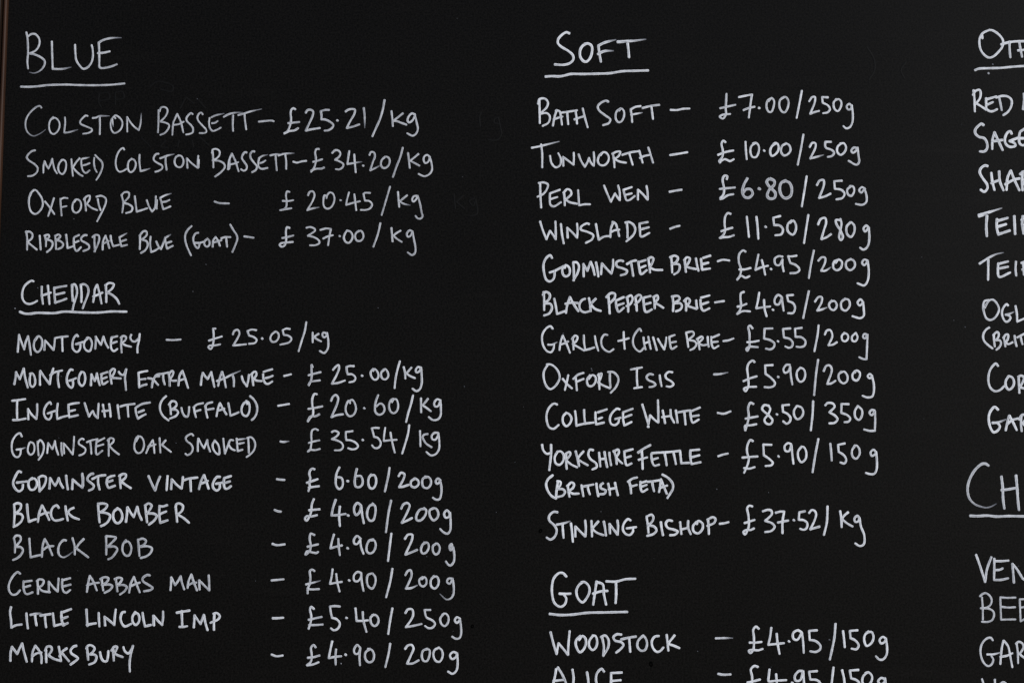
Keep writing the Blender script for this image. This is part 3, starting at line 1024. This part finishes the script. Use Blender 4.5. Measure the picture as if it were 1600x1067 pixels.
880,90 880,130 895,170 935,150;880,100 930,85;885,130 930,115
940,90 985,85 1030,78;975,90 980,125 990,165
1045,70 1040,120 1030,172;1045,70 1070,130 1092,185;1035,140 1095,120
1058,32 1105,60 1140,105 1142,145 1120,185 1098,220
@item SOFT
210,335 180,332 145,365 145,400 185,440 205,480 190,530 155,555 125,540
205,435 260,425 310,408~;252,430 255,480 260,540
320,425 328,490 335,572
355,530 355,450! 400,495 435,530! 440,470 435,402
485,405 488,470 490,530;540,410 505,450 490,470! 530,500 582,520
585,410 595,465 602,522
635,505 630,430! 665,475 695,515! 700,450 695,402
800,400 780,390 745,430 740,480 765,512 795,518 820,490 820,465;770,465 845,455
930,375 940,440 945,500;930,370 970,355 985,375 975,410 940,440! 990,450 1010,480 985,510 935,525
1045,415 1052,470 1062,520
1135,405 1105,400 1085,425 1100,460 1150,475 1180,490 1160,515 1120,520
1200,415 1205,465 1210,510;1265,405 1265,460 1285,510;1205,475 1265,460
1330,415 1305,445 1310,490 1345,505 1380,470 1380,425 1345,405 1335,430
1425,395 1430,450 1432,510;1420,395 1465,375 1485,390 1475,420 1420,445
@dash SOFT
1520,428 1555,424 1590,415
@price SOFT
#1100 780 280 3.9
430,62 405,55 385,75 395,140 400,220 395,255 365,312 350,290 375,272 415,272 445,258;362,210 410,195 450,182
525,105 570,92 600,100 605,130 580,160 545,190! 610,215 630,245 600,280 545,290
640,118 680,108 715,108! 700,200 700,300;660,205 710,195 750,188
802,185
900,105 850,115! 845,180! 890,185 920,210 915,255 890,270 858,262
938,120 960,95 985,100 1000,130 985,190 948,265! 985,255 1030,242
1102,62 1100,140 1095,210 1070,315
1215,105 1225,170 1228,245;1285,115 1250,145 1230,175! 1280,215 1325,240
1385,165 1370,145 1342,170 1350,200 1375,195 1388,165! 1400,240 1430,320 1425,400 1390,415 1350,392
@heading GOAT
#840 880 280.4 4.2
255,115 225,85 190,85 145,130 128,200 130,280 150,350 200,385 240,365 255,310 235,280;195,268 240,270 292,268
400,165 365,195 345,245 360,310 400,345 435,310 462,250 455,200 420,165 390,165
525,160 510,260 495,365;530,165 580,185 590,270 610,365;495,268 560,248 622,243
612,158 700,160 780,140 870,135;698,170 700,260 695,350
@underline GOAT
108,448 200,458 300,455 450,438 600,435 798,430
@item GOAT
#840 880 280.4 4
115,612 140,710 168,805! 185,710! 225,755 270,812! 275,710 285,602
380,645 345,680 340,725 375,790 405,770 430,715 425,665 400,645 370,680
490,645 460,690 460,740 490,770 520,745 530,690 515,645 490,640
575,660 590,740 585,820;565,655 600,640 630,675 630,740 585,820
745,632 705,630 675,655 690,685 745,700 765,725 740,760 700,792
745,675 810,660 875,650;815,660 820,720 825,785
935,645 895,690 890,740 920,775 955,770 975,720 965,670 940,640
1080,645 1045,650 1018,690 1025,745 1060,785 1090,780 1120,748
1150,635 1158,710 1165,775;1220,640 1180,690 1160,715! 1210,730 1262,752
@dash GOAT
#1100 970 300 3.8
98,142 165,140 235,140~
@price GOAT
455,62 432,45 410,70 415,130 415,200 410,235 385,265 372,245 400,238 450,242 488,230;380,178 425,178 478,172
560,55 550,130 535,195! 590,190 665,182;605,105 612,180 628,270
708,168
810,90 780,75 742,100 745,145 775,155 815,95! 825,170 830,262
940,75 875,80! 880,155! 930,165 970,205 965,235 930,255 885,250
1095,22 1085,140 1048,318
1158,82 1165,140 1172,215
1278,75 1215,80! 1220,140! 1260,160 1288,200 1270,232 1230,228
1370,85 1340,115 1335,165 1355,205 1395,180 1412,130 1395,90 1355,95
1515,145 1490,130 1462,155 1475,185 1500,175 1515,145! 1525,220 1520,280 1490,318 1460,318 1432,292
@item GOAT
#840 880 280.4 4.1
165,940 155,1000 135,1085 128,1120;180,925 220,990 250,1060 265,1110;140,1045 235,1035
310,945 320,1010 315,1095! 360,1098 410,1090
440,968 450,1030 455,1100
592,962 570,938 530,975 520,1040 540,1095 570,1105 605,1085
655,975 655,1035 660,1100 745,1090;655,975 750,970;660,1045 740,1038
@dash GOAT
#1100 970 300 3.9
118,438 160,445 220,442
@price GOAT
448,380 420,372 390,400 400,460 400,530 400,570 370,595! 430,575 485,570;362,510 410,500 465,485
545,402 535,490! 540,500 600,495 685,490;600,440 605,500 612,600
735,512
820,415 790,415 755,460 765,495 800,490 825,415! 830,480 838,590
940,415 875,420! 885,485! 940,490 970,520 970,560 930,580 885,575
1078,385 1065,500 1045,650
1150,408 1165,470 1172,540
1285,405 1215,410! 1225,475! 1270,490 1295,520 1280,560 1235,560
1360,425 1325,460 1320,510 1345,535 1385,515 1400,460 1370,425 1345,430
1505,480 1475,472 1450,500 1470,525 1500,510 1508,475! 1515,560 1510,620 1480,650 1430,630
@heading OTHER
#1500 40 209.9 4
350,58 380,60 460,110 510,180 505,250 455,320 390,375 340,385 285,350 245,290 230,220 235,150 270,95 350,55;265,155 262,120
490,228 560,208 640,195 770,190;588,195 590,290 598,382
705,205 720,290 738,375;690,300 730,298 770,290;790,200 795,290 805,380
@underline OTHER
178,535 220,518 350,512 480,508 620,495 770,485 830,482
@item OTHER
#1500 40 209.9 3.9
160,775 170,870 175,1025;155,830 180,785 230,770 245,800 235,870 190,930! 250,965 310,1005
310,870 310,930 315,995 360,1025 400,1020 440,1000;325,880 430,848;325,945 390,915
465,860 480,930 495,1010;430,862 500,842 570,850 612,890 610,960 570,1030 515,1070
760,815 765,995;750,1000 770,815
@item OTHER
#1500 180 194.9 4.4
300,130 275,115 235,140 195,190 195,235 240,280 310,300 345,360 345,430 310,468 255,468
440,230 415,320 412,435;440,225 490,330 545,450;415,340 480,330 540,322
660,240 645,210 610,225 575,300 585,370 640,410 710,395 700,365 635,335! 740,295
765,230 755,300 765,365 800,390 850,375;770,215 840,170;750,300 850,300
350,655 320,648 270,680 252,735 290,810 345,890 350,940 310,985 265,960
@item OTHER
400,745 415,860 440,960;500,725 510,850 555,965;400,875 500,835
650,715 610,800 595,960;650,715 700,840 760,965;580,890 690,830 760,815
800,730 795,860 800,965;770,760 815,725 840,740 845,800 800,860! 860,930
@item OTHER
#1500 310 209.9 4.6
222,200 350,165 490,120~;225,215 320,185~;320,210 312,330 318,450
440,250 435,340 455,430! 590,385;445,270 565,235;445,340 545,310
645,215 650,320 655,425
745,215 740,300 755,420;735,260 765,215 790,210;745,330 790,315
@item OTHER
#1500 310 209.9 4
232,778 330,715 420,670 510,648~;335,730 335,850 333,970
455,775 450,850 465,935 595,885;465,780 570,752;470,835 570,815
665,755 660,840 668,920
750,770 755,840 760,910;730,770 790,745;740,850 790,840
@item OTHER
#1500 450 164.95 3.7
430,185 370,200 350,280 365,380 400,460 450,485 510,465 570,390 590,320 560,240 500,180 450,185 400,245 375,300
725,265 705,245 660,290 635,360 645,440 690,510 735,500 765,450 750,425 690,405! 740,395 815,362~
840,275 860,390 865,510! 910,490 980,460
@item OTHER
440,600 400,625 360,680 348,745 370,810 425,865 490,915
510,710 515,800 525,885;500,715 560,665 585,690 580,740 540,790! 600,795 620,830 600,890 550,935
660,750 675,810 685,885;655,755 695,705 725,705 725,765 690,830! 730,850 795,822
825,725 835,800 855,880
865,750 980,690;920,750 930,800 945,850
@item OTHER
#1500 560 194.9 4
485,95 460,65 420,95 380,160 362,250 370,330 400,390 450,420 510,405 565,355
620,230 585,290 590,360 625,400 670,370 692,310 670,245 625,225
750,235 755,330 760,440;745,235 785,220 820,245 800,310 765,370! 850,390
@item OTHER
#1500 560 194.9 4.2
485,655 445,620 400,660 370,730 370,810 395,900 430,945 480,925 510,870 480,825;415,825 480,820 580,785~
630,735 610,800 585,920;635,735 680,820 725,915;600,850 660,795 740,768
785,740 780,830 790,930;755,780 800,720 830,725 845,770 800,830! 870,890
@heading CHUTNEY
#1480 700 179.9 4.4 .84
570,240 530,215 480,220 400,285 330,390 290,500 283,600 310,700 380,775 480,815 550,825 610,810 670,778~
752,395 770,550 775,700 792,835;955,380 970,550 980,700 995,855;755,582 850,570 950,552
@underline CHUTNEY
320,938 420,942 560,935 680,948 850,942 1070,945 1150,942
@item CHUTNEY
#1500 850 194.9 4 .92
205,135 250,260 320,480! 345,320 400,165
438,185 438,310 435,455! 520,455 615,435;445,215 530,215 620,208;450,330 510,325 545,308
690,490 680,360 670,250! 730,320 800,435! 850,470
@item CHUTNEY
#1500 850 194.9 3.3 .84
280,680 290,820 292,965;255,665 290,635 330,625 385,665 405,720 385,780 340,810 265,818! 370,825 425,860 435,910 410,970 360,992 280,992
515,680 520,820 525,965! 610,962 710,962;515,680 600,685 710,682;530,800 620,810 705,805
765,705 770,840 775,985! 850,945;765,705 850,700;770,810 850,800
@item CHUTNEY
#1500 980 130.5 3.6
625,240 590,195 540,195 470,240 410,330 390,430 400,540 440,650 500,720 550,735 605,700 635,610 600,545;520,512 640,510 770,475~
830,250 800,380 770,695;840,250 920,360 955,520 1000,755;770,560 900,535 1000,490
1085,320 1105,480 1110,680;1070,310 1120,270 1190,300 1215,360 1190,430 1140,500! 1180,540 1260,600
@item CHUTNEY
420,985 450,1080 490,1220! 560,1100 640,1180! 665,1080 665,995
780,1065 790,1200;770,1080 830,1040 880,1070
'''

def catmull(pts):
    """points of a smooth curve through pts about every 1.1 px"""
    if len(pts) == 1:
        return pts
    if len(pts) == 2:
        P = [pts[0], pts[0], pts[1], pts[1]]
    else:
        P = [(2 * pts[0][0] - pts[1][0], 2 * pts[0][1] - pts[1][1])] + pts + \
            [(2 * pts[-1][0] - pts[-2][0], 2 * pts[-1][1] - pts[-2][1])]
    out = []
    for i in range(len(P) - 3):
        p0, p1, p2, p3 = P[i:i + 4]
        d = math.dist(p1, p2)
        n = max(2, int(d / 1.1))
        t0 = 0.0
        t1 = t0 + max(math.dist(p0, p1), 1e-3) ** 0.5
        t2 = t1 + max(d, 1e-3) ** 0.5
        t3 = t2 + max(math.dist(p2, p3), 1e-3) ** 0.5
        for k in range(n):
            t = t1 + (t2 - t1) * k / n
            def mix(a, b, ta, tb):
                w = (t - ta) / (tb - ta)
                return (a[0] + (b[0] - a[0]) * w, a[1] + (b[1] - a[1]) * w)
            a1, a2, a3 = mix(p0, p1, t0, t1), mix(p1, p2, t1, t2), mix(p2, p3, t2, t3)
            b1, b2 = mix(a1, a2, t0, t2), mix(a2, a3, t1, t3)
            out.append(mix(b1, b2, t1, t2))
    out.append(pts[-1])
    return out

ACROSS = (-1.0, -0.92, -0.6, 0.0, 0.6, 0.92, 1.0)
RISE = (0.00004, 0.00012, 0.00020, 0.00024, 0.00020, 0.00012, 0.00004)
stroke_no = 0

class Ink:
    def __init__(self):
        self.v, self.f, self.strk, self.dens = [], [], [], []

    def stroke(self, pts, pen, dens, dry_start, dry_end):
        global stroke_no
        stroke_no += 1
        lift = 0.000002 * (stroke_no % 9)
        seed = stroke_no * 0.618
        path = catmull(pts)
        r = pen / 2 * (1 + random.uniform(-0.05, 0.05))
        if len(path) == 1:
            x, y = path[0]
            a = random.uniform(0.2, 0.9)
            path = [(x + (k - 2) * 0.22 * r * math.cos(a), y + (k - 2) * 0.22 * r * math.sin(a)) for k in range(5)]
            r *= 1.05
        # round nib: run each end on by the nib's radius
        def extend(p, q):
            d = math.dist(p, q) or 1.0
            ux, uy = (p[0] - q[0]) / d, (p[1] - q[1]) / d
            return [(p[0] + ux * r * k, p[1] + uy * r * k) for k in (1.0, 0.93, 0.75, 0.45)]
        back = min(2, len(path) - 1)
        path = extend(path[0], path[back])[0:] + path + extend(path[-1], path[-1 - back])[::-1]
        arc = [0.0]
        for p, q in zip(path, path[1:]):
            arc.append(arc[-1] + math.dist(p, q))
        L = arc[-1] or 1.0
        ph1, ph2 = random.uniform(0, 9), random.uniform(0, 9)
        tone = dens * random.uniform(0.86, 1.04)
        base = len(self.v)
        n, m = len(path), len(ACROSS)
        for i, (x, y) in enumerate(path):
            p, q = path[max(0, i - 2)], path[min(n - 1, i + 2)]
            d = math.dist(p, q) or 1.0
            nx, ny = -(q[1] - p[1]) / d, (q[0] - p[0]) / d
            s = arc[i]
            w = r * (1 + 0.06 * math.sin(s * 0.31 + ph1) + 0.04 * math.sin(s * 0.9 + ph2)) * (1.05 - 0.10 * s / L)
            dn = tone
            if dry_end:
                k = max(0.0, (s / L - 0.5) / 0.5)
                w *= 1 - 0.55 * k
                dn *= 1 - 0.45 * k
            if dry_start:
                k = max(0.0, 1 - s / L / 0.4)
                w *= 1 - 0.5 * k
                dn *= 1 - 0.4 * k
            cap = min(s, L - s)
            if cap < r:
                w *= math.sqrt(max(0.0, 1 - ((r - cap) / r) ** 2)) * 0.98 + 0.02
            for a, h in zip(ACROSS, RISE):
                bx, bz = on_board(x + nx * w * a, y + ny * w * a)
                self.v.append(loc(bx, -h - lift, bz))
                self.strk.append((s, a * w, seed))
                self.dens.append(dn)
        for i in range(n - 1):
            for j in range(m - 1):
                a = base + i * m + j
                self.f.append((a, a + 1, a + m + 1, a + m))

    def build(self, name, parent, mat=None):
        o = mesh_object(name, self.v, self.f, mat or M_CHALK, parent, smooth=True)
        at = o.data.attributes.new('strk', 'FLOAT_VECTOR', 'POINT')
        at.data.foreach_set('vector', [c for t in self.strk for c in t])
        at = o.data.attributes.new('dens', 'FLOAT', 'POINT')
        at.data.foreach_set('value', self.dens)
        return o

def draw(ink, row, patch):
    x0, y0, s, pen, dens = patch
    for st in row.split(';'):
        pieces, cur = [], []
        toks = st.split()
        for t in toks:
            x, y = t.rstrip('!~').split(',')
            p = (x0 + float(x) * s, y0 + float(y) * s)
            cur.append(p)
            if t.endswith('!') and len(cur) > 1:
                pieces.append(cur)
                cur = [p]
        if len(cur) > 1 or not pieces:
            pieces.append(cur)
        for k, pc in enumerate(pieces):
            ink.stroke(pc, pen, dens, k == 0 and toks[0].endswith('~'), k == len(pieces) - 1 and toks[-1].endswith('~'))

# gather the rows of each written piece
pieces, patch = [], None
for row in WRITING.strip().splitlines():
    row = row.strip()
    if not row:
        continue
    if row[0] == '@':
        kind, section = row[1:].split()
        pieces.append((kind, section, []))
    elif row[0] == '#':
        q = [float(t) for t in row[1:].split()]
        patch = (q[0], q[1], q[2] / 1600.0, q[3] * PEN, q[4] if len(q) > 4 else {'BLUE': 0.82, 'CHEDDAR': 0.90}.get(pieces[-1][1], 1.0))  # light's falloff to the left is put into these sections' ink density
    else:
        pieces[-1][2].append((row, patch))

# a heading owns its underline, a menu line owns its dash and its price
ORD = ('first second third fourth fifth sixth seventh eighth ninth tenth eleventh twelfth').split()
SHOWN = {'OTHER': 'OTH', 'CHUTNEY': 'CH'}
counts, i = {}, 0
while i < len(pieces):
    kind, section, rows = pieces[i]
    word = SHOWN.get(section, section)
    ink = Ink()
    for r_, p_ in rows:
        draw(ink, r_, p_)
    i += 1
    if kind == 'heading':
        o = ink.build('heading_lettering', board)
        o['label'] = 'underlined heading reading ' + word
        if i < len(pieces) and pieces[i][0] == 'underline':
            sub = Ink()
            for r_, p_ in pieces[i][2]:
                draw(sub, r_, p_)
            sub.build('underline', o)
            i += 1
    else:
        price = dash = None
        while i < len(pieces) and pieces[i][0] in ('dash', 'price'):
            if pieces[i][0] == 'dash':
                dash = Ink()
                for r_, p_ in pieces[i][2]:
                    draw(dash, r_, p_)
            else:
                price = Ink()
                for r_, p_ in pieces[i][2]:
                    draw(price, r_, p_)
            i += 1
        o = ink.build('item_lettering', board)
        k = counts.get(section, 0)
        counts[section] = k + 1
        o['label'] = '%s handwritten line under the heading %s' % (ORD[k], word)
        if dash:
            dash.build('dash', o)
        if price:
            price.build('price_lettering', o)

# ------------------------------------------------------------------ marks on the board
# three little black ink spots left on the paint
for px, py, rad in ((844.5, 829, 3.6), (1017, 1037, 4.2), (738, 978, 3.2)):
    v, f = [], []
    N = 20
    for ring, (k, h) in enumerate(((1.0, 0.00003), (0.78, 0.00016), (0.45, 0.00016), (0.25, 0.00006))):
        for a in range(N):
            t = a / N * math.tau
            rr = rad * k * (1 + 0.12 * math.sin(2 * t + px) + 0.06 * math.sin(5 * t))
            bx, bz = on_board(px + 0.8 * rr * math.cos(t), py + rr * math.sin(t))
            v.append(loc(bx, -h, bz))
    for ring in range(3):
        for a in range(N):
            b2 = (a + 1) % N
            f.append((ring * N + a, ring * N + b2, (ring + 1) * N + b2, (ring + 1) * N + a))
    mesh_object('ink_spot', v, f, M_DARK, board, smooth=True)

# remains of older writing, wiped off
ghost = Ink()
for patch, row in (((660, 140, 0.125, 2.6, 1.0), '730,290 712,350 720,460;945,350 900,370 895,420 950,430;945,350 972,470 985,560 950,620 880,640 820,625'),
                   ((60, 100, 0.1875, 2.6, 1.0), '505,250 500,320 520,360;505,250 580,245 590,290 510,310;640,240 640,340;640,240 700,235 710,285 645,300;930,190 990,150 1060,160 1120,190 1110,230 1020,215;1180,370 1230,280! 1290,330;1330,300 1390,370'),
                   ((60, 100, 0.1875, 2.6, 1.0), '1170,640 1160,690;1280,640 1290,690;1340,610 1420,680;1060,640 1020,690 1080,700;860,620 930,690'),
                   ((683, 280, 0.2, 2.6, 1.0), '130,120 140,230;200,130 150,180! 210,230;290,150 250,170 280,210 300,160! 310,270 260,290'),
                   ((1340, 60, 0.25, 2.6, 1.0), '60,60 100,130 105,200 70,260;300,150 270,200 290,250')):
    draw(ghost, row, patch)
g = ghost.build('wiped_chalk', board, M_GHOST)
g['kind'] = 'stuff'

# specks of chalk dust
dust = Ink()
for px, py, w, d in ((23.5, 482, 1.6, .5), (1544.5, 115, 2.4, .75), (1551, 101, 1.7, .35), (880, 521, 1.3, .4), (924, 576, 1.4, .45),
                     (925, 579, 1.2, .4), (533, 1036, 1.5, .55), (939, 799, 1.1, .4), (1120, 764, 1.2, .4), (1296, 999, 2.0, .3), (1090, 1017, 1.2, .3),
                     (59, 450, 1.3, .35), (1508, 511, 1.6, .25), (275, 692, 1.3, .25)):
    dust.stroke([(px, py)], w, d, False, False)
rnd = random.Random(11)
for _ in range(60):
    dust.stroke([(rnd.uniform(-30, 1640), rnd.uniform(-40, 1110))], rnd.uniform(0.6, 1.2), rnd.uniform(0.15, 0.4), False, False)
o = dust.build('chalk_dust', board)
o['kind'] = 'stuff'
